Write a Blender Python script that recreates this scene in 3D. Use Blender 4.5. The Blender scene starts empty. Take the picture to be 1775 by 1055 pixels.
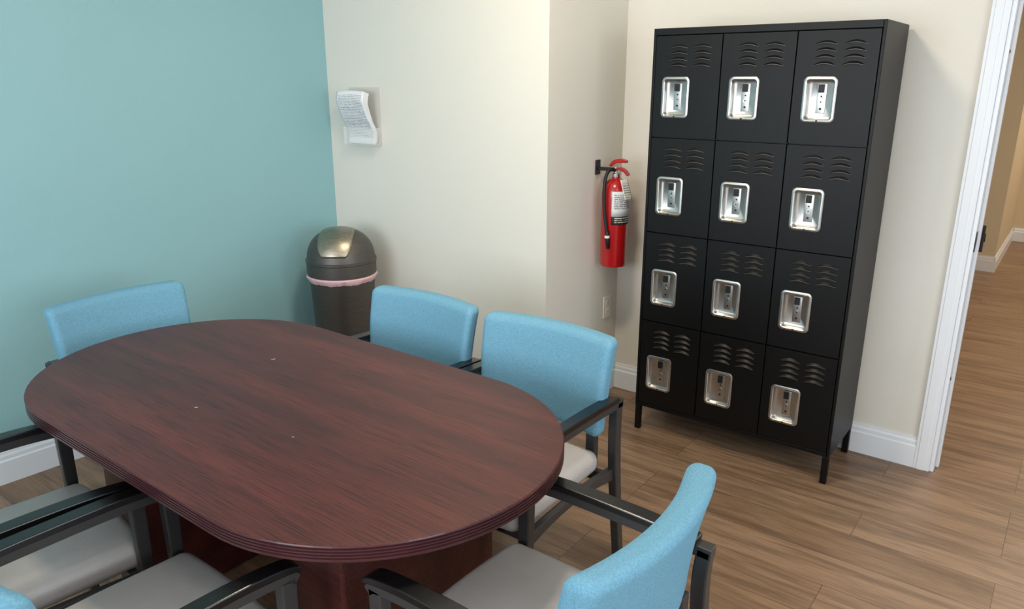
import bpy, bmesh, math, random
from mathutils import Vector, Matrix
random.seed(4)
S = bpy.context.scene
COL = S.collection

# ------------------------------------------------------------------ helpers
def lin(c):
    return tuple(((x/255)/12.92 if x/255 <= .04045 else (((x/255)+.055)/1.055)**2.4) for x in c)

def mat(name, rgb, rough=.5, metal=0, var=.06, nscale=8, bump=0, bscale=200, spec=.5, coat=0, alpha=1, trans=0, stretch=(1,1,1), aniso=0):
    m = bpy.data.materials.new(name); m.use_nodes = True
    nt = m.node_tree; b = nt.nodes['Principled BSDF']
    c = lin(rgb)
    tc = nt.nodes.new('ShaderNodeTexCoord'); mp = nt.nodes.new('ShaderNodeMapping')
    mp.inputs['Scale'].default_value = stretch
    nt.links.new(tc.outputs['Object'], mp.inputs['Vector'])
    n = nt.nodes.new('ShaderNodeTexNoise'); n.inputs['Scale'].default_value = nscale; n.inputs['Detail'].default_value = 5
    nt.links.new(mp.outputs[0], n.inputs['Vector'])
    r = nt.nodes.new('ShaderNodeValToRGB')
    r.color_ramp.elements[0].position = .3; r.color_ramp.elements[1].position = .7
    r.color_ramp.elements[0].color = (*[x*(1-var) for x in c], 1)
    r.color_ramp.elements[1].color = (*[min(1, x*(1+var)) for x in c], 1)
    nt.links.new(n.outputs['Fac'], r.inputs[0]); nt.links.new(r.outputs[0], b.inputs['Base Color'])
    b.inputs['Roughness'].default_value = rough; b.inputs['Metallic'].default_value = metal
    b.inputs['Specular IOR Level'].default_value = spec
    b.inputs['Coat Weight'].default_value = coat
    b.inputs['Alpha'].default_value = alpha
    b.inputs['Transmission Weight'].default_value = trans
    if bump:
        n2 = nt.nodes.new('ShaderNodeTexNoise'); n2.inputs['Scale'].default_value = bscale; n2.inputs['Detail'].default_value = 3
        nt.links.new(mp.outputs[0], n2.inputs['Vector'])
        bp = nt.nodes.new('ShaderNodeBump'); bp.inputs['Strength'].default_value = bump; bp.inputs['Distance'].default_value = .002
        nt.links.new(n2.outputs['Fac'], bp.inputs['Height']); nt.links.new(bp.outputs[0], b.inputs['Normal'])
    return m

def mobj(name, verts, faces, mats=(), parent=None, smooth=False, midx=None, bevel=0, loc=None):
    me = bpy.data.meshes.new(name)
    me.from_pydata([tuple(v) for v in verts], [], faces)
    if not isinstance(mats, (list, tuple)): mats = [mats]
    for m in mats: me.materials.append(m)
    if midx:
        for p, i in zip(me.polygons, midx): p.material_index = i
    bm = bmesh.new(); bm.from_mesh(me); bmesh.ops.recalc_face_normals(bm, faces=bm.faces); bm.to_mesh(me); bm.free()
    if smooth:
        for p in me.polygons: p.use_smooth = True
    o = bpy.data.objects.new(name, me); COL.objects.link(o)
    if parent: o.parent = parent
    if loc: o.location = loc
    if bevel:
        bv = o.modifiers.new('bevel', 'BEVEL'); bv.width = bevel; bv.segments = 2; bv.limit_method = 'ANGLE'; bv.angle_limit = math.radians(40)
        bv.harden_normals = False
    return o

class MB:
    """collects several pieces of ONE part"""
    def __init__(s): s.v = []; s.f = []; s.m = []
    def add(s, v, f, mi=0):
        k = len(s.v); s.v += [tuple(p) for p in v]; s.f += [tuple(i+k for i in q) for q in f]; s.m += [mi]*len(f); return s
    def box(s, a, b, mi=0):
        x0,y0,z0 = a; x1,y1,z1 = b
        v = [(x0,y0,z0),(x1,y0,z0),(x1,y1,z0),(x0,y1,z0),(x0,y0,z1),(x1,y0,z1),(x1,y1,z1),(x0,y1,z1)]
        return s.add(v, [(0,3,2,1),(4,5,6,7),(0,1,5,4),(1,2,6,5),(2,3,7,6),(3,0,4,7)], mi)
    def lathe(s, prof, n=48, c=(0,0,0), mi=0):
        v = []; f = []
        for r, z in prof:
            for i in range(n):
                a = 2*math.pi*i/n; v.append((c[0]+r*math.cos(a), c[1]+r*math.sin(a), c[2]+z))
        for j in range(len(prof)-1):
            for i in range(n):
                f.append((j*n+i, j*n+(i+1)%n, (j+1)*n+(i+1)%n, (j+1)*n+i))
        f.append(tuple(range(n-1, -1, -1))); f.append(tuple((len(prof)-1)*n+i for i in range(n)))
        return s.add(v, f, mi)
    def tube(s, pts, r, n=10, mi=0):
        pts = [Vector(p) for p in pts]; rr = r if isinstance(r, (list, tuple)) else [r]*len(pts)
        v = []; f = []; up = Vector((0,0,1)); prev = None
        for k, p in enumerate(pts):
            t = (pts[min(k+1, len(pts)-1)]-pts[max(k-1, 0)]).normalized()
            if prev is None:
                a = t.cross(up)
                if a.length < .05: a = t.cross(Vector((1,0,0)))
            else: a = prev-t*prev.dot(t)
            a.normalize(); prev = a; b = t.cross(a)
            for i in range(n):
                q = 2*math.pi*i/n; v.append(p+(a*math.cos(q)+b*math.sin(q))*rr[k])
        for k in range(len(pts)-1):
            for i in range(n):
                f.append((k*n+i, k*n+(i+1)%n, (k+1)*n+(i+1)%n, (k+1)*n+i))
        f.append(tuple(range(n-1, -1, -1))); f.append(tuple((len(pts)-1)*n+i for i in range(n)))
        return s.add(v, f, mi)
    def sweep(s, x0, w, path, mi=0):
        """rectangular beam in a plane x = const; path of (y,z,thickness)"""
        v = []; f = []
        P = [Vector((p[0], p[1])) for p in path]
        for k, p in enumerate(P):
            t = (P[min(k+1, len(P)-1)]-P[max(k-1, 0)]).normalized(); nrm = Vector((-t.y, t.x))*path[k][2]/2
            for sx, sn in ((-1,-1),(1,-1),(1,1),(-1,1)):
                q = p+nrm*sn; v.append((x0+sx*w/2, q.x, q.y))
        for k in range(len(P)-1):
            for i in range(4):
                f.append((k*4+i, k*4+(i+1)%4, k*4+4+(i+1)%4, k*4+4+i))
        f.append((3,2,1,0)); e = (len(P)-1)*4; f.append((e,e+1,e+2,e+3))
        return s.add(v, f, mi)
    def rbox(s, half, r, cr=4, mid=8, c=(0,0,0), deform=None, mi=0):
        def ax(h):
            base = [math.tan(k/cr*math.pi/4)*r for k in range(cr, 0, -1)]
            L = [-(h-r)-b for b in base]
            L += [-(h-r)+2*(h-r)*k/mid for k in range(mid+1)]
            L += [(h-r)+b for b in reversed(base)]
            return L
        A = [ax(h) for h in half]; key = {}; v = []; f = []
        def vid(p):
            k = tuple(round(x, 6) for x in p)
            if k in key: return key[k]
            P = Vector(p); inner = Vector([max(-(h-r), min(h-r, x)) for x, h in zip(p, half)])
            d = P-inner
            if d.length > 1e-9: P = inner+d.normalized()*r
            q = (P.x, P.y, P.z)
            if deform: q = deform(*q)
            v.append((q[0]+c[0], q[1]+c[1], q[2]+c[2])); key[k] = len(v)-1; return key[k]
        for a in range(3):
            b, d = (a+1) % 3, (a+2) % 3
            for sgn in (-1, 1):
                for i in range(len(A[b])-1):
                    for j in range(len(A[d])-1):
                        q = []
                        for ii, jj in ((i,j),(i+1,j),(i+1,j+1),(i,j+1)):
                            p = [0,0,0]; p[a] = sgn*half[a]; p[b] = A[b][ii]; p[d] = A[d][jj]; q.append(vid(p))
                        f.append(tuple(q) if sgn > 0 else tuple(reversed(q)))
        return s.add(v, f, mi)
    def obj(s, name, mats, parent=None, smooth=False, bevel=0, loc=None):
        return mobj(name, s.v, s.f, mats, parent, smooth, s.m, bevel, loc)

def autosmooth(o, ang=35):
    for p in o.data.polygons: p.use_smooth = True
    try:
        o.data.set_sharp_from_angle(angle=math.radians(ang))
    except Exception: pass

def empty(name, loc, rz=0, label=None, category=None, group=None):
    e = bpy.data.objects.new(name, None); COL.objects.link(e); e.empty_display_size = .1
    e.location = loc; e.rotation_euler = (0, 0, rz)
    if label: e['label'] = label
    if category: e['category'] = category
    if group: e['group'] = group
    return e

def cr(P, n=6):
    """catmull-rom through tuples"""
    out = []
    for i in range(len(P)-1):
        p0 = P[max(i-1,0)]; p1 = P[i]; p2 = P[i+1]; p3 = P[min(i+2, len(P)-1)]
        for k in range(n):
            t = k/n
            out.append(tuple(.5*((2*b)+(-a+c)*t+(2*a-5*b+4*c-d)*t*t+(-a+3*b-3*c+d)*t**3) for a,b,c,d in zip(p0,p1,p2,p3)))
    out.append(tuple(P[-1])); return out

# ------------------------------------------------------------------ materials
M_teal = mat('teal_paint', (138,180,186), .5, var=.02, nscale=2, bump=.25, bscale=160)
M_cream = mat('cream_paint', (225,221,211), .55, var=.015, nscale=2, bump=.25, bscale=160)
M_hall = mat('hall_paint', (214,199,172), .6, var=.02, nscale=2, bump=.2, bscale=160)
M_ceil = mat('ceiling_paint', (240,238,232), .8, var=.02, bump=.3, bscale=90)
M_trim = mat('white_trim_paint', (230,234,240), .35, var=.01)
M_black = mat('black_powder_coat', (8,8,9), .42, var=.1, bump=.12, bscale=700, spec=.28)
M_lip = mat('louver_lip', (92,84,76), .4, metal=.3, var=.1)  # raw metal lip, colour lightened to carry the reflections along the louver edges
M_steel = mat('brushed_steel', (192,190,186), .32, metal=1, var=.08, nscale=30, bump=.06, bscale=300)
M_hole = mat('black_latch', (8,8,9), .5)
M_blue = mat('blue_woven_fabric', (113,163,188), .9, var=.13, nscale=240, bump=1, bscale=600, spec=.15)
M_vinyl = mat('grey_vinyl', (178,173,171), .40, var=.03, nscale=20, bump=.25, bscale=260)
M_frame = mat('dark_grey_frame', (62,60,61), .38, metal=.25, var=.05)
M_pad = mat('black_arm_pad', (12,12,14), .28, var=.1, bump=.1, bscale=300)
M_bronze = mat('brushed_dark_metal', (100,96,92), .45, metal=.85, var=.16, nscale=12, bump=.1, bscale=120, stretch=(1,1,30))
M_brass = mat('brushed_flap', (160,150,134), .36, metal=1, var=.22, nscale=16, bump=.1, bscale=60, stretch=(1,14,14))
M_liner = mat('pink_liner', (222,182,190), .45, var=.05, nscale=40, bump=.5, bscale=80)
M_red = mat('red_enamel', (170,20,24), .25, var=.05, coat=.4)
M_rubber = mat('black_rubber', (18,18,20), .55, var=.1)
M_plate = mat('white_plastic', (232,228,218), .4, var=.01)
M_scrap = mat('paper_scrap', (176,162,154), .8, var=.05)

def wood_table():
    m = bpy.data.materials.new('mahogany_laminate'); m.use_nodes = True; nt = m.node_tree; b = nt.nodes['Principled BSDF']
    L = nt.links.new
    tc = nt.nodes.new('ShaderNodeTexCoord')
    def noise(sc, scale, det):
        mp = nt.nodes.new('ShaderNodeMapping'); mp.inputs['Scale'].default_value = sc; L(tc.outputs['Object'], mp.inputs[0])
        n = nt.nodes.new('ShaderNodeTexNoise'); n.inputs['Scale'].default_value = scale; n.inputs['Detail'].default_value = det
        n.inputs['Roughness'].default_value = .6; L(mp.outputs[0], n.inputs['Vector']); return n
    n1 = noise((.35,5,5), 2.2, 4); n2 = noise((1.5,75,75), 4, 6)
    r1 = nt.nodes.new('ShaderNodeValToRGB'); e = r1.color_ramp.elements
    e[0].position = .3; e[0].color = (*lin((61,27,26)),1); e[1].position = .72; e[1].color = (*lin((97,45,39)),1)
    r2 = nt.nodes.new('ShaderNodeValToRGB'); e = r2.color_ramp.elements
    e[0].position = .40; e[0].color = (.40,.36,.38,1); e[1].position = .53; e[1].color = (1,1,1,1)
    L(n1.outputs[0], r1.inputs[0]); L(n2.outputs[0], r2.inputs[0])
    mx = nt.nodes.new('ShaderNodeMixRGB'); mx.blend_type = 'MULTIPLY'; mx.inputs[0].default_value = .85
    L(r1.outputs[0], mx.inputs[1]); L(r2.outputs[0], mx.inputs[2]); L(mx.outputs[0], b.inputs['Base Color'])
    b.inputs['Roughness'].default_value = .38; b.inputs['Specular IOR Level'].default_value = .40
    bp = nt.nodes.new('ShaderNodeBump'); bp.inputs['Strength'].default_value = .12; bp.inputs['Distance'].default_value = .001
    L(n2.outputs[0], bp.inputs['Height']); L(bp.outputs[0], b.inputs['Normal'])
    return m
M_mahog = wood_table()
M_edge = mat('mahogany_edge_band', (70,38,42), .3, var=.1, nscale=20)

def wood_floor():
    m = bpy.data.materials.new('oak_plank_floor'); m.use_nodes = True; nt = m.node_tree; b = nt.nodes['Principled BSDF']
    L = nt.links.new; tc = nt.nodes.new('ShaderNodeTexCoord')
    br = nt.nodes.new('ShaderNodeTexBrick'); L(tc.outputs['Object'], br.inputs['Vector'])
    br.inputs['Scale'].default_value = 1; br.inputs['Brick Width'].default_value = 1.25; br.inputs['Row Height'].default_value = .18
    br.inputs['Mortar Size'].default_value = .0012; br.offset = .37; br.offset_frequency = 3; br.inputs['Bias'].default_value = 0
    br.inputs['Mortar Smooth'].default_value = .3
    br.inputs['Color1'].default_value = (*lin((150,123,99)),1); br.inputs['Color2'].default_value = (*lin((136,109,86)),1)
    br.inputs['Mortar'].default_value = (*lin((88,66,50)),1)
    def noise(sc, scale, det, w=0):
        mp = nt.nodes.new('ShaderNodeMapping'); mp.inputs['Scale'].default_value = sc; L(tc.outputs['Object'], mp.inputs[0])
        if w:
            vm = nt.nodes.new('ShaderNodeVectorMath'); vm.operation = 'SCALE'; vm.inputs['Scale'].default_value = 60
            L(br.outputs['Color'], vm.inputs[0]); L(vm.outputs[0], mp.inputs['Location'])
        n = nt.nodes.new('ShaderNodeTexNoise'); n.inputs['Scale'].default_value = scale; n.inputs['Detail'].default_value = det
        n.inputs['Distortion'].default_value = .6; L(mp.outputs[0], n.inputs['Vector']); return n
    n1 = noise((1,11,1), 2.2, 8, 1); n2 = noise((2.5,70,1), 3, 5)
    r1 = nt.nodes.new('ShaderNodeValToRGB'); e = r1.color_ramp.elements
    e[0].position = .36; e[0].color = (.66,.63,.60,1); e[1].position = .58; e[1].color = (1.07,1.05,1.03,1)
    r2 = nt.nodes.new('ShaderNodeValToRGB'); e = r2.color_ramp.elements
    e[0].position = .38; e[0].color = (.75,.72,.70,1); e[1].position = .55; e[1].color = (1,1,1,1)
    L(n1.outputs[0], r1.inputs[0]); L(n2.outputs[0], r2.inputs[0])
    m1 = nt.nodes.new('ShaderNodeMixRGB'); m1.blend_type = 'MULTIPLY'; m1.inputs[0].default_value = 1
    m2 = nt.nodes.new('ShaderNodeMixRGB'); m2.blend_type = 'MULTIPLY'; m2.inputs[0].default_value = 1
    L(br.outputs['Color'], m1.inputs[1]); L(r1.outputs[0], m1.inputs[2]); L(m1.outputs[0], m2.inputs[1]); L(r2.outputs[0], m2.inputs[2])
    L(m2.outputs[0], b.inputs['Base Color']); b.inputs['Roughness'].default_value = .40
    bp = nt.nodes.new('ShaderNodeBump'); bp.inputs['Strength'].default_value = .25; bp.inputs['Distance'].default_value = .001
    L(n2.outputs[0], bp.inputs['Height']); L(bp.outputs[0], b.inputs['Normal'])
    return m
M_floor = wood_floor()

def printed(name, base, ink, rows, x0=.08, x1=.92, top=.93, bot=.06):
    """paper with printed text rows, on UV"""
    m = bpy.data.materials.new(name); m.use_nodes = True; nt = m.node_tree; b = nt.nodes['Principled BSDF']; L = nt.links.new
    uv = nt.nodes.new('ShaderNodeUVMap'); sp = nt.nodes.new('ShaderNodeSeparateXYZ'); L(uv.outputs[0], sp.inputs[0])
    def mth(op, a, bb):
        n = nt.nodes.new('ShaderNodeMath'); n.operation = op
        for i, q in enumerate((a, bb)):
            if q is None: continue
            if isinstance(q, (int, float)): n.inputs[i].default_value = q
            else: L(q, n.inputs[i])
        return n.outputs[0]
    fr = mth('FRACT', mth('MULTIPLY', sp.outputs[1], rows), None)
    line = mth('LESS_THAN', fr, .42)
    n = nt.nodes.new('ShaderNodeTexNoise'); n.inputs['Scale'].default_value = 1; n.inputs['Detail'].default_value = 2
    cb = nt.nodes.new('ShaderNodeCombineXYZ'); L(mth('MULTIPLY', sp.outputs[0], 38), cb.inputs[0])
    L(mth('MULTIPLY', mth('FLOOR', mth('MULTIPLY', sp.outputs[1], rows), None), 7.3), cb.inputs[1]); L(cb.outputs[0], n.inputs['Vector'])
    word = mth('GREATER_THAN', n.outputs['Fac'], .44)
    f = mth('MULTIPLY', line, word)
    for op, i, q in (('GREATER_THAN',0,x0),('LESS_THAN',0,x1),('GREATER_THAN',1,bot),('LESS_THAN',1,top)):
        f = mth('MULTIPLY', f, mth(op, sp.outputs[i], q))
    mx = nt.nodes.new('ShaderNodeMixRGB'); L(f, mx.inputs[0]); mx.inputs[1].default_value = (*lin(base),1); mx.inputs[2].default_value = (*lin(ink),1)
    L(mx.outputs[0], b.inputs['Base Color']); b.inputs['Roughness'].default_value = .6
    return m
M_doc = printed('printed_paper', (234,235,238), (150,152,158), 34, bot=.12)
M_label = printed('printed_label', (222,224,226), (60,60,66), 13, .08, .92, .9, .3)
M_label2 = printed('printed_label_dark', (24,24,26), (205,200,190), 4, .1, .9, .9, .1)
M_tag = printed('printed_tag', (238,236,228), (110,110,110), 9, .1, .9, .8, .1)

def clear():
    m = bpy.data.materials.new('clear_acrylic'); m.use_nodes = True; nt = m.node_tree
    b = nt.nodes['Principled BSDF']; b.inputs['Base Color'].default_value = (.95,.96,.95,1); b.inputs['Roughness'].default_value = .08
    b.inputs['Alpha'].default_value = .22
    n = nt.nodes.new('ShaderNodeTexNoise'); n.inputs['Scale'].default_value = 5
    r = nt.nodes.new('ShaderNodeMapRange'); r.inputs['To Min'].default_value = .06; r.inputs['To Max'].default_value = .12
    nt.links.new(n.outputs[0], r.inputs[0]); nt.links.new(r.outputs[0], b.inputs['Roughness'])
    return m
M_clear = clear()

def uvpatch(name, nx, ny, fn, m, parent, thick=.0006):
    v = []; f = []; uvs = []
    for j in range(ny+1):
        for i in range(nx+1):
            s, t = i/nx, j/ny; v.append(tuple(fn(s, t))); uvs.append((s, t))
    for j in range(ny):
        for i in range(nx):
            a = j*(nx+1)+i; f.append((a, a+1, a+nx+2, a+nx+1))
    me = bpy.data.meshes.new(name); me.from_pydata(v, [], f); me.materials.append(m)
    ul = me.uv_layers.new(name='UVMap')
    for p in me.polygons:
        p.use_smooth = True
        for li in p.loop_indices: ul.data[li].uv = uvs[me.loops[li].vertex_index]
    o = bpy.data.objects.new(name, me); COL.objects.link(o); o.parent = parent
    sd = o.modifiers.new('s', 'SOLIDIFY'); sd.thickness = thick; sd.offset = 0
    return o

# ------------------------------------------------------------------ room shell
UL, VC, UR, VB = -3.325, 2.75, -1.888, 3.42      # teal wall corner, cream wall, return wall, locker wall
URT, VF, CH = 2.3, -1.9, 2.74
UL2 = -3.52                                       # teal wall runs very slightly out of square
DL, DR, DH = -.315, .60, 2.06                    # doorway
WT = .12
def struct(mb, name, m, bevel=0):
    o = mb.obj(name, m, bevel=bevel); o['kind'] = 'structure'; return o
struct(MB().box((-4.6, VF-WT, -.1), (3.6, 9.6, 0)), 'floor', M_floor)
struct(MB().box((-4.6, VF-WT, CH), (3.6, 9.6, CH+.1)), 'ceiling', M_ceil)
# left wall (teal)
v = [(UL2-WT,VF,0),(UL2,VF,0),(UL,VC,0),(UL-WT,VC,0)]; v += [(a,b,CH) for a,b,_ in v]
struct(MB().add(v, [(0,3,2,1),(4,5,6,7),(0,1,5,4),(1,2,6,5),(2,3,7,6),(3,0,4,7)]), 'wall_left', M_teal)
struct(MB().box((UL-WT, VC, 0), (UR, VB+WT, CH)), 'wall_alcove', M_cream)
struct(MB().box((UR, VB, 0), (DL, VB+WT, CH)).box((DR, VB, 0), (URT, VB+WT, CH)).box((DL, VB, DH), (DR, VB+WT, CH)), 'wall_back', M_cream)
# right wall with window opening
w = MB(); a, b, z0, z1 = -.9, 1.9, .85, 2.25
w.box((URT, VF, 0), (URT+WT, a, CH)).box((URT, b, 0), (URT+WT, VB+WT, CH)).box((URT, a, 0), (URT+WT, b, z0)).box((URT, a, z1), (URT+WT, b, CH))
struct(w, 'wall_right', M_cream)
w = MB(); a2, b2 = -2.7, -.3
w.box((UL2-WT, VF-WT, 0), (a2, VF, CH)).box((b2, VF-WT, 0), (URT+WT, VF, CH)).box((a2, VF-WT, 0), (b2, VF, z0)).box((a2, VF-WT, z1), (b2, VF, CH))
struct(w, 'wall_front', M_cream)
# window frames
f1 = MB(); t = .05
f1.box((URT+.02, a, z0), (URT+.09, b, z0+t)).box((URT+.02, a, z1-t), (URT+.09, b, z1)).box((URT+.02, a, z0+t), (URT+.09, a+t, z1-t)).box((URT+.02, b-t, z0+t), (URT+.09, b, z1-t)).box((URT+.03, .5-.025, z0+t), (URT+.08, .5+.025, z1-t))
struct(f1, 'window_1', M_trim)
f2 = MB()
f2.box((a2, VF-.09, z0), (b2, VF-.02, z0+t)).box((a2, VF-.09, z1-t), (b2, VF-.02, z1)).box((a2, VF-.09, z0+t), (a2+t, VF-.02, z1-t)).box((b2-t, VF-.09, z0+t), (b2, VF-.02, z1-t)).box((-1.525, VF-.08, z0+t), (-1.475, VF-.03, z1-t))
struct(f2, 'window_2', M_trim)
# hallway
struct(MB().box((-4.6, 7.66, 0), (-.5, 9.35, CH)), 'wall_hall_left', M_hall)
struct(MB().box((-.5, 9.35, 0), (3.6, 9.47, CH)), 'wall_hall_end', M_hall)
struct(MB().box((3.0, VB+WT, 0), (3.12, 9.35, CH)), 'wall_hall_right', M_hall)
struct(MB().box((-4.6, VB+WT, 0), (-4.48, 7.66, CH)), 'wall_hall_side', M_hall)

BH = .138
def baseboard(name, p0, p1, nrm):
    prof = [(0,0),(.016,0),(.016,.098),(.011,.104),(.011,.120),(.007,.128),(.006,BH),(0,BH)]
    v = [];
    for p in (p0, p1):
        for d, z in prof: v.append((p[0]+nrm[0]*d, p[1]+nrm[1]*d, z))
    n = len(prof); f = [tuple(range(n)), tuple(range(2*n-1, n-1, -1))]
    for i in range(n): f.append((i, (i+1) % n, n+(i+1) % n, n+i))
    o = mobj(name, v, f, M_trim); o['kind'] = 'structure'; return o
baseboard('baseboard_left', (UL2, VF), (UL, VC), (1,0))
baseboard('baseboard_alcove', (UL+.016, VC), (UR+.016, VC), (0,-1))
baseboard('baseboard_return', (UR, VC), (UR, VB), (1,0))
baseboard('baseboard_back', (UR+.016, VB), (DL-.062, VB), (0,-1))
baseboard('baseboard_right', (URT, VF), (URT, VB), (-1,0))
baseboard('baseboard_hall_left', (-4.4, 7.66), (-.5, 7.66), (0,-1))
baseboard('baseboard_hall_return', (-.5, 7.66-.016), (-.5, 9.35), (1,0))
baseboard('baseboard_hall_end', (-.484, 9.35), (3.0, 9.35), (0,-1))

# door casing + jamb
cw = .062
t1 = MB()
t1.box((DL-cw, VB-.018, 0), (DL, VB, DH+cw)).box((DL-cw+.012, VB-.021, 0), (DL-.022, VB-.018, DH+cw-.012))
t1.box((DR, VB-.018, 0), (DR+cw, VB, DH+cw)).box((DL, VB-.018, DH), (DR, VB, DH+cw))
t1.box((DL, VB-.008, 0), (DL+.016, VB+WT+.008, DH)).box((DR-.016, VB-.008, 0), (DR, VB+WT+.008, DH)).box((DL+.016, VB-.008, DH-.016), (DR-.016, VB+WT+.008, DH))
t1.box((DL+.016, VB+.05, 0), (DL+.028, VB+.075, DH-.016))
cas = struct(t1, 'trim_1', M_trim, bevel=.002)
sp = MB().box((DL+.016, VB+.005, .97), (DL+.019, VB+.035, 1.05)).box((DL+.019, VB+.012, .995), (DL+.0195, VB+.028, 1.025), 1)
sp.obj('strike_plate', [M_frame, M_hole], cas)
lt = MB().box((DL-.02, VB+WT+.008, .95), (DL+.035, VB+WT+.02, 1.06)).lathe([(.014,0),(.014,.035)], 16, (DL+.024, VB+WT+.03, .99))
lt.obj('latch', M_rubber, cas, bevel=.002)
for zq in (.42, 1.72):
    MB().box((DL+.016, VB+.012, zq), (DL+.0185, VB+.026, zq+.012)).obj('screw_cap', M_frame, cas)

# ------------------------------------------------------------------ locker
LW, LD, LZ0, LZ1 = .90, .375, .125, 1.83
lk = empty('locker_cabinet', (-1.09, 3.018+.375/2, 0), 0, 'tall black metal locker cabinet with twelve small louvered doors', 'locker')
x0, x1 = -LW/2, LW/2; y0, y1 = -LD/2, LD/2
bd = MB(); th = .012
bd.box((x0, y0, LZ0), (x0+th, y1, LZ1)).box((x1-th, y0, LZ0), (x1, y1, LZ1)).box((x0+th, y1-th, LZ0), (x1-th, y1, LZ1))
bd.box((x0+th, y0, LZ1-.028), (x1-th, y1-th, LZ1)).box((x0+th, y0, LZ0), (x1-th, y1-th, LZ0+.018))
cwid = (LW-2*th)/3; rz0, rz1 = LZ0+.018, LZ1-.028; rh = (rz1-rz0)/4
for i in (1,2): bd.box((x0+th+cwid*i-.006, y0+.021, rz0), (x0+th+cwid*i+.006, y1-th, rz1))
for j in (1,2,3): bd.box((x0+th, y0+.021, rz0+rh*j-.006), (x1-th, y1-th, rz0+rh*j+.006))
bd.obj('cabinet_body', M_black, lk, bevel=.0025)
for sx in (-1,1):
    for sy in (-1,1):
        l = MB(); X = sx*(LW/2-.014); Y = sy*(LD/2-.014)
        l.box((X-.013, Y-.013, .0), (X+.013, Y+.013, LZ0)); l.obj('leg', M_black, lk, bevel=.003)

def rr(w, h, r, n=6):
    P = []
    for cx, cz, a0 in ((w/2-r, h/2-r, 0), (-w/2+r, h/2-r, 90), (-w/2+r, -h/2+r, 180), (w/2-r, -h/2+r, 270)):
        for k in range(n+1):
            a = math.radians(a0+90*k/n); P.append((cx+r*math.cos(a), cz+r*math.sin(a)))
    return P
dW, dH = cwid-.005, rh-.005
PC = (-dW/2+.345*dW, dH/2-.60*dH)   # pan centre (x,z) on door
PW, PH = .122, .166
def door_mesh():
    bm = bmesh.new()
    outer = [(-dW/2,-dH/2),(dW/2,-dH/2),(dW/2,dH/2),(-dW/2,dH/2)]
    ov = [bm.verts.new((x,0,z)) for x,z in outer]
    iv = [bm.verts.new((x+PC[0],0,z+PC[1])) for x,z in rr(PW-.016, PH-.016, .014)]
    es = [bm.edges.new((L[i], L[(i+1)%len(L)])) for L in (ov, iv) for i in range(len(L))]
    bmesh.ops.triangle_fill(bm, use_beauty=True, edges=es)
    bv = [bm.verts.new((x,.018,z)) for x,z in outer]
    for i in range(4): bm.faces.new((ov[i], ov[(i+1)%4], bv[(i+1)%4], bv[i]))
    bmesh.ops.recalc_face_normals(bm, faces=bm.faces)
    f0 = [f for f in bm.faces if abs(f.calc_center_median().y) < 1e-6][0]
    if f0.normal.y > 0: bmesh.ops.reverse_faces(bm, faces=bm.faces)
    me = bpy.data.meshes.new('door'); bm.to_mesh(me); bm.free(); me.materials.append(M_black); return me
def pan_mesh():
    mb = MB(); v = []; f = []
    loops = [(0,.0,.018),(0,-.004,.018),(.003,-.0055,.017),(.008,-.0055,.013),(.011,-.003,.012),(.015,.013,.012),(.021,.016,.010)]
    n = None
    for ins, y, r in loops:
        P = rr(PW-2*ins, PH-2*ins, r); n = len(P); v += [(x, y, z) for x, z in P]
    for k in range(len(loops)-1):
        for i in range(n): f.append((k*n+i, k*n+(i+1)%n, (k+1)*n+(i+1)%n, (k+1)*n+i))
    f.append(tuple((len(loops)-1)*n+i for i in range(n)))
    mb.add(v, f, 0)
    # stamped latch plate standing proud of the cup floor
    mb.rbox((.017, .0015, .054), .0013, 2, 2, (.004, .0150, .004), None, 0)
    mb.box((-.008, .004, .026), (.012, .0145, .056), 1)
    def disc(x, z, r, y, mi, yb=.0161):
        n = 14; vv = [(x+r*math.cos(2*math.pi*i/n), yy, z+r*math.sin(2*math.pi*i/n)) for yy in (y, yb) for i in range(n)]
        ff = [tuple(range(n))]+[(i, (i+1)%n, n+(i+1)%n, n+i) for i in range(n)]
        mb.add(vv, ff, mi)
    disc(.004, .012, .0035, .0125, 1); disc(.004, -.008, .0085, .0110, 0); disc(.004, -.008, .003, .0105, 1); disc(.004, -.033, .0045, .0125, 1)
    disc(0, -PH/2+.006, .0035, -.0075, 1, -.003)
    return mb
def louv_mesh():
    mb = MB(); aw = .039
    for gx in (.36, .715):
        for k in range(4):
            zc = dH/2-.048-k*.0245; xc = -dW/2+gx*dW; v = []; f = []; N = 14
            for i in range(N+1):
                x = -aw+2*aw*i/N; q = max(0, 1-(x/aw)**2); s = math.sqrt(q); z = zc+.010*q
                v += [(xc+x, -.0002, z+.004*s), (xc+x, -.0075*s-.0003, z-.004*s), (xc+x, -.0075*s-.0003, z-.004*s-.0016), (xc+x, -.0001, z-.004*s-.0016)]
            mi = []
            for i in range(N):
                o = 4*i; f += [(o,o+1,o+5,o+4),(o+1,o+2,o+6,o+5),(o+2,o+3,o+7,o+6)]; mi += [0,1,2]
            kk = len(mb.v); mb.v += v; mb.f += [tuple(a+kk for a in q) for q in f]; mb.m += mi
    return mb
dm = door_mesh(); pm = lm = None
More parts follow.
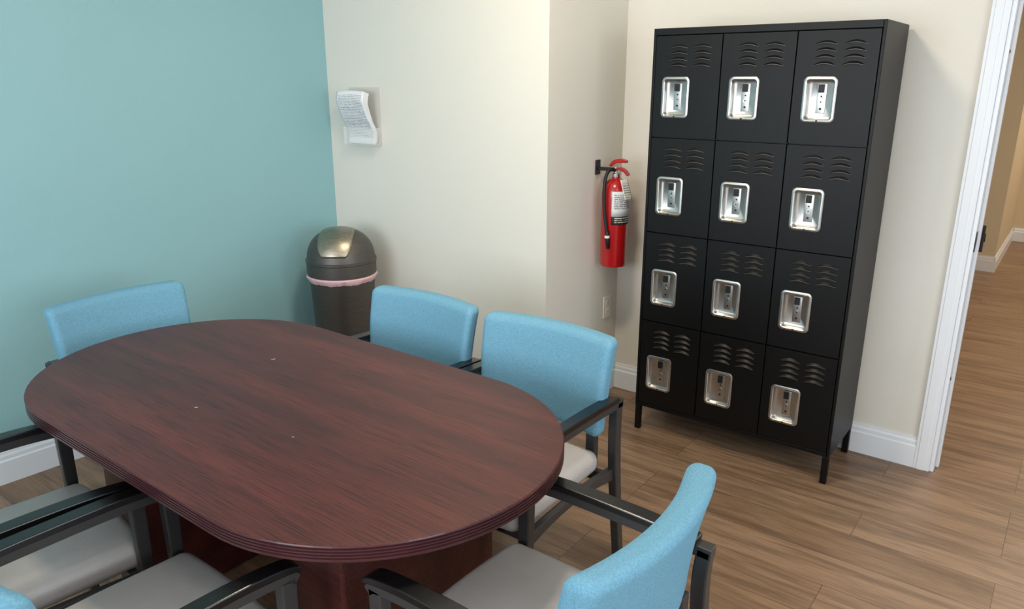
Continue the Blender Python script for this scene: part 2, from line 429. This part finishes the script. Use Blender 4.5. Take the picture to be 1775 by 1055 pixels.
for c in range(3):
    for r in range(4):
        d = bpy.data.objects.new('door', dm); COL.objects.link(d); d.parent = lk
        d.location = (x0+th+cwid*(c+.5), y0-.0, rz1-rh*(r+.5))
        if pm is None:
            p = pan_mesh().obj('recessed_handle', [M_steel, M_hole], d); autosmooth(p, 30); p['label'] = 'brushed steel recessed pull with black latch'; pm = p
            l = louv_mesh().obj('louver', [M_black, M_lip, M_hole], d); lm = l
        else:
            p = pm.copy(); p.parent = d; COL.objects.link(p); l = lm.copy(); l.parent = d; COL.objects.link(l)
        p.location = (PC[0], 0, PC[1]); l.location = (0,0,0)

# ------------------------------------------------------------------ table
TL, TR, TH = 1.79, .48, .75
TC = (-.855-TL/2, 1.19)
tb = empty('conference_table', (TC[0], TC[1], 0), 0, 'dark mahogany racetrack conference table with a reeded edge', 'table')
def stadium(r, n=40):
    h = TL/2-TR; P = []
    for i in range(n+1):
        a = -math.pi/2+math.pi*i/n; P.append((h+r*math.cos(a), r*math.sin(a)))
    for i in range(n+1):
        a = math.pi/2+math.pi*i/n; P.append((-h+r*math.cos(a), r*math.sin(a)))
    return P
prof = [(TR-.004, TH), (TR-.001, TH-.0015), (TR, TH-.004)]
z = TH-.006
for k in range(4):
    prof += [(TR, z), (TR-.0045, z-.001), (TR-.0045, z-.0028), (TR, z-.004)]; z -= .0072
prof += [(TR, TH-.037), (TR-.003, TH-.040)]
v = []; f = []; mi = []
for r, zz in prof: v += [(x, y, zz) for x, y in stadium(r)]
n = len(stadium(1)); 
f.append(tuple(range(n))); mi.append(0)
for k in range(len(prof)-1):
    for i in range(n): f.append((k*n+i, (k)*n+(i+1)%n, (k+1)*n+(i+1)%n, (k+1)*n+i)); mi.append(0 if k < 1 else 1)
f.append(tuple((len(prof)-1)*n+i for i in range(n))); mi.append(1)
mobj('tabletop', v, f, [M_mahog, M_edge], tb, midx=mi)
for px in (-.455, .505):
    pb = MB().rbox((.09, .27, (TH-.040)/2), .012, 3, 3, (px, -.02, (TH-.040)/2)); o = pb.obj('pedestal', M_mahog, tb); autosmooth(o)
MB().box((-.37, -.04, .22), (.42, -.015, TH-.040)).obj('crossbar', M_mahog, tb, bevel=.002)
for (x, y, s, r) in ((-1.865, 1.0, .005, .5), (-2.01, 1.36, .007, 1.4), (-1.50, 1.05, .0035, .3)):
    e = MB().rbox((s, s*.3, .0007), .0006, 1, 2, (0,0,.0007), lambda a,b,c: (a, b+a*a*30, c+abs(a)*.1)); o = e.obj('paper_scrap', M_scrap)
    o.location = (x, y, TH+.0001); o.rotation_euler = (0,0,r); o['label'] = 'tiny white paper scrap lying on the conference table'; o['category'] = 'paper scrap'; o['group'] = 'paper scraps on the conference table'

# ------------------------------------------------------------------ chairs
def build_chair():
    root = empty('armchair', (0,0,0))
    def sd(x, y, z):
        if z > 0: z += .014*max(0, 1-(x/.24)**2)*max(0, 1-(y/.235)**2)
        x *= 1-.03*max(0, -y/.235)
        return x, y+.012*(1-(x/.24)**2)*(1 if y > .1 else 0), z
    s = MB().rbox((.24, .235, .038), .034, 5, 10, (0, .012, .435), sd).obj('seat', M_vinyl, root, smooth=True)
    def bdform(x, y, z):
        x *= 1+.03*z/.16
        return x, y+.044*(x/.25)**2-.17*z-.01*(z/.16)**2, z
    b = MB().rbox((.25, .034, .160), .026, 5, 14, (0, -.260, .690), bdform).obj('backrest', M_blue, root, smooth=True)
    for sx in (-1, 1):
        X = sx*.2585
        MB().sweep(X, .031, cr([(.232,0,.026),(.226,.30,.030),(.222,.50,.034),(.222,.628,.038)])).obj('leg', M_frame, root, bevel=.004)
        MB().sweep(X, .031, cr([(-.325,0,.028),(-.292,.22,.032),(-.268,.42,.036),(-.262,.55,.036),(-.268,.640,.034)])).obj('leg', M_frame, root, bevel=.004)
        arm = MB().sweep(X, .031, cr([(.243,.615,.024),(.215,.632,.026),(.10,.640,.026),(-.10,.638,.026),(-.285,.632,.026)])).obj('armrest', M_frame, root, bevel=.004)
        MB().sweep(X, .042, cr([(.250,.640,.012),(.215,.652,.018),(.10,.661,.018),(-.10,.659,.018),(-.250,.652,.016)])).obj('arm_pad', M_pad, arm, bevel=.006)
    fr = MB()
    for sx in (-1, 1):
        fr.sweep(sx*.250, .024, cr([(.215,.375,.045),(.08,.392,.030),(-.10,.395,.030),(-.265,.378,.045)]))
    fr.box((-.24, .185, .365), (.24, .21, .400)).box((-.24, -.235, .365), (.24, -.21, .400))
    fr.box((-.20, -.262, .385), (-.165, -.235, .56)).box((.165, -.262, .385), (.20, -.235, .56))
    fr.obj('seat_frame', M_frame, root, bevel=.004)
    return root
def clone(o, parent=None):
    n = o.copy(); COL.objects.link(n)
    if parent:
        n.parent = parent; n.matrix_parent_inverse = o.matrix_parent_inverse.copy()
    for c in list(o.children): clone(c, n)
    return n
CH_L = [
 ((-1.330, 1.705), 180, 'blue fabric armchair with grey seat between table and lockers'),
 ((-1.898, 1.705), 180, 'blue fabric armchair tucked under the table beside the trash can'),
 ((-.790, 1.140), 90, 'blue armchair with grey seat at table end near the doorway'),
 ((-2.595, 1.275), -90, 'blue fabric armchair at the table end beside the teal wall'),
 ((-1.462, .575), -3, 'blue armchair with grey seat on the table side facing the lockers'),
 ((-2.047, .560), -5, 'blue armchair with grey seat at the table, close to teal wall'),
]
proto = build_chair(); chairs = [proto]
for _ in CH_L[1:]: chairs.append(clone(proto))
for c, (p, r, lab) in zip(chairs, CH_L):
    c.location = (p[0], p[1], 0); c.rotation_euler = (0, 0, math.radians(r)); c['label'] = lab; c['category'] = 'chair'; c['group'] = 'armchairs around the conference table'

# ------------------------------------------------------------------ trash can
tr = empty('trash_can', (-3.01, 2.50, 0), math.radians(37), 'brushed dark metal trash can with domed swing lid and pink liner', 'trash can')
o = MB().lathe([(.128,0),(.135,.004),(.138,.02),(.166,.62),(.169,.64),(.168,.645),(.160,.645)], 64).obj('can_body', M_bronze, tr); autosmooth(o)
o = MB().lathe([(.164,.658),(.175,.659),(.178,.665),(.178,.725),(.181,.728),(.181,.738),(.176,.741)]+[(.174*math.cos(a)**.80, .741+.152*math.sin(a)**1.0) for a in [math.radians(k) for k in range(6, 90, 6)]]+[(.01,.893)], 64).obj('lid', M_bronze, tr); autosmooth(o, 25)
N = 96; v = []; f = []
rows = [(.170,.628,.002),(.176,.638,.006),(.182,.652,.004),(.180,.659,.002),(.166,.660,0)]
for r, zz, wv in rows:
    for i in range(N):
        a = 2*math.pi*i/N; q = wv*(math.sin(9*a+1)+.6*math.sin(23*a)+.4*math.sin(41*a+zz*50)); v.append(((r+q*.5)*math.cos(a), (r+q*.5)*math.sin(a), zz+(q*1.2 if zz < .65 else 0)))
for k in range(len(rows)-1):
    for i in range(N): f.append((k*N+i, k*N+(i+1)%N, (k+1)*N+(i+1)%N, (k+1)*N+i))
mobj('liner', v, f, M_liner, tr, smooth=True)
# swing flap following the dome
v = []; f = []; NX, NY = 16, 24
for j in range(NY+1):
    ph = math.radians(12+(100-12)*j/NY); tt = abs(2*j/NY-1); ext = .088*(1-tt**4*.32)
    cc = math.cos(ph); ay = (cc**.80 if cc > 0 else -abs(cc))
    for i in range(NX+1):
        x = ext*(2*i/NX-1); s = math.sqrt(max(0, 1-(x/.178)**2))
        v.append((x, -.178*s*ay, .741+.157*s**.7*math.sin(ph)+.001))
for j in range(NY):
    for i in range(NX): a = j*(NX+1)+i; f.append((a, a+1, a+NX+2, a+NX+1))
o = mobj('swing_flap', v, f, M_brass, tr, smooth=True); sdm = o.modifiers.new('s', 'SOLIDIFY'); sdm.thickness = .004; sdm.offset = 0
o['label'] = 'bright brushed metal swing flap'

# ------------------------------------------------------------------ fire extinguisher
ex = empty('fire_extinguisher', (UR+.093, 3.20, .74), 0, 'red fire extinguisher with black hose hung on a wall bracket', 'fire extinguisher')
o = MB().lathe([(.050,0),(.062,.004),(.066,.015),(.066,.36),(.063,.385),(.053,.408),(.036,.424),(.020,.432),(.018,.445)], 48).obj('cylinder_tank', M_red, ex); autosmooth(o, 30)
o = MB().lathe([(.019,.432),(.019,.455),(.014,.457),(.014,.485)], 20).box((-.014,-.012,.455),(.022,.012,.490)).obj('valve', M_steel, ex, bevel=.002)
hd = MB().sweep(0, .026, cr([(-.022,.470,.014),(.015,.478,.016),(.045,.470,.014),(.066,.448,.010)]))
hd.sweep(0, .028, cr([(-.032,.488,.012),(-.01,.508,.018),(.025,.516,.020),(.055,.512,.012)]))
# sweep lies in the y-z plane -> turn so the lever points away from the wall (+x)
hd.v = [(y, -x, z) for x, y, z in hd.v]
hd.obj('handle', M_red, ex, bevel=.003)
o = MB().tube(cr([(.0,-.012,.470),(-.012,-.040,.474),(-.018,-.066,.445),(-.018,-.078,.38),(-.012,-.080,.28),(.0,-.078,.20),(.006,-.076,.155)], 8), .0085, 12).obj('hose', M_rubber, ex, smooth=True)
o = MB().tube([(.004,-.077,.185),(.007,-.076,.15),(.012,-.075,.10)], [.011,.012,.009], 14).obj('nozzle', M_rubber, ex, smooth=True)
MB().lathe([(.0125,0),(.0125,.012)], 14, (.0062,-.0765,.152)).obj('nozzle_band', M_plate, ex)
MB().box((-.093,-.045,.445),(-.086,-.005,.515)).box((-.087,-.032,.466),(-.012,-.010,.482)).obj('wall_bracket', M_rubber, ex, bevel=.0015)
def cyl(a0, a1, zb, zt, r):
    return lambda s, t: (r*math.cos(math.radians(a0+(a1-a0)*s)), r*math.sin(math.radians(a0+(a1-a0)*s)), zb+(zt-zb)*t)
uvpatch('label_sticker', 24, 4, cyl(-75, 55, .255, .375, .0668), M_label, ex)
uvpatch('label_sticker', 24, 4, cyl(-75, 55, .215, .255, .0668), M_label2, ex)
uvpatch('inspection_tag', 6, 8, lambda s, t: (.045+.030*(1-t)+.012*s, -.040+.050*s, .335+.095*t), M_tag, ex)

# ------------------------------------------------------------------ outlet
ob = empty('electrical_outlet', (UR+.003, 3.315, .48), 0, 'white duplex electrical outlet on the cream wall', 'outlet')
MB().rbox((.003, .036, .058), .0025, 2, 2, (0,0,0)).obj('cover_plate', M_plate, ob)
for z in (-.024, .024):
    oo = MB(); oo.rbox((.002, .016, .014), .0018, 2, 2, (.003,0,z)); oo.box((.0045,-.008,z-.003),(.0052,-.006,z+.007),1); oo.box((.0045,.006,z-.003),(.0052,.008,z+.007),1)
    oo.obj('socket', [M_plate, M_hole], ob)

# ------------------------------------------------------------------ document holder
dh = empty('document_holder', (-3.045, VC, 1.438), 0, 'clear acrylic document holder mounted on the cream wall', 'document holder')
h = MB(); h.box((-.118,-.004,-.14),(.118,0,.15)).box((-.118,-.050,-.14),(.118,-.047,-.05)).box((-.118,-.047,-.14),(.118,-.004,-.137)).box((-.118,-.047,-.137),(-.115,-.004,-.05)).box((.115,-.047,-.137),(.118,-.004,-.05))
h.obj('acrylic_pocket', M_clear, dh)
pp = empty('paper_stack', (-3.045, VC, 1.438), 0, 'curled printed white pages in the acrylic wall holder', 'paper')
for k in range(4):
    def fn(s, t, k=k):
        a = min(1, max(0, (t-.12)/.88)); cv = a*a*(3-2*a)
        x = -.104+.208*s-.006*cv+.001*k*t; z = -.133+.262*t-.003*k*t+.006*math.sin(s*3.1)*t
        y = -.042+.004*k+.018*math.sin(min(1, t/.45)*math.pi)*(1-t) - (.062-.005*k)*cv + .035*max(0, t-.82)/.18*.5
        return (x, min(-.007-.002*(3-k), y), z)
    uvpatch('page', 12, 24, fn, M_doc, pp, .0004)

# ------------------------------------------------------------------ lights
def area(name, loc, rot, sx, sy, e, col):
    l = bpy.data.lights.new(name, 'AREA'); l.shape = 'RECTANGLE'; l.size = sx; l.size_y = sy; l.energy = e; l.color = col
    o = bpy.data.objects.new(name, l); COL.objects.link(o); o.location = loc; o.rotation_euler = rot; return o
R = math.radians
area('window_light_right', (URT-.02, .5, 1.55), (0, R(90), 0), 1.4, 2.8, 68, (.85,.93,1))
area('window_light_front', (-1.5, VF+.02, 1.55), (R(90), 0, 0), 2.4, 1.4, 76, (.85,.93,1))
area('ceiling_light', (-1.4, 1.8, CH-.02), (0,0,0), .3, .3, 28, (1,.86,.66))
area('ceiling_light', (.7, .3, CH-.02), (0,0,0), .4, .4, 14, (1,.90,.78))
area('hall_light', (.3, 5.2, CH-.02), (0,0,0), .8, 1.4, 44, (1,.87,.70))
area('hall_light', (.8, 8.3, CH-.02), (0,0,0), .8, .8, 40, (1,.87,.70))

w = bpy.data.worlds.new('World'); S.world = w; w.use_nodes = True
w.node_tree.nodes['Background'].inputs[0].default_value = (.75,.86,1,1); w.node_tree.nodes['Background'].inputs[1].default_value = 1.0

# ------------------------------------------------------------------ camera
cam = bpy.data.cameras.new('camera'); co = bpy.data.objects.new('camera', cam); COL.objects.link(co)
cam.sensor_width = 36; cam.lens = 1300/1775*36
co.location = (0, 0, 1.63); co.rotation_euler = (R(90-16.75), 0, R(37.15)); S.camera = co
S.view_settings.view_transform = 'Standard'
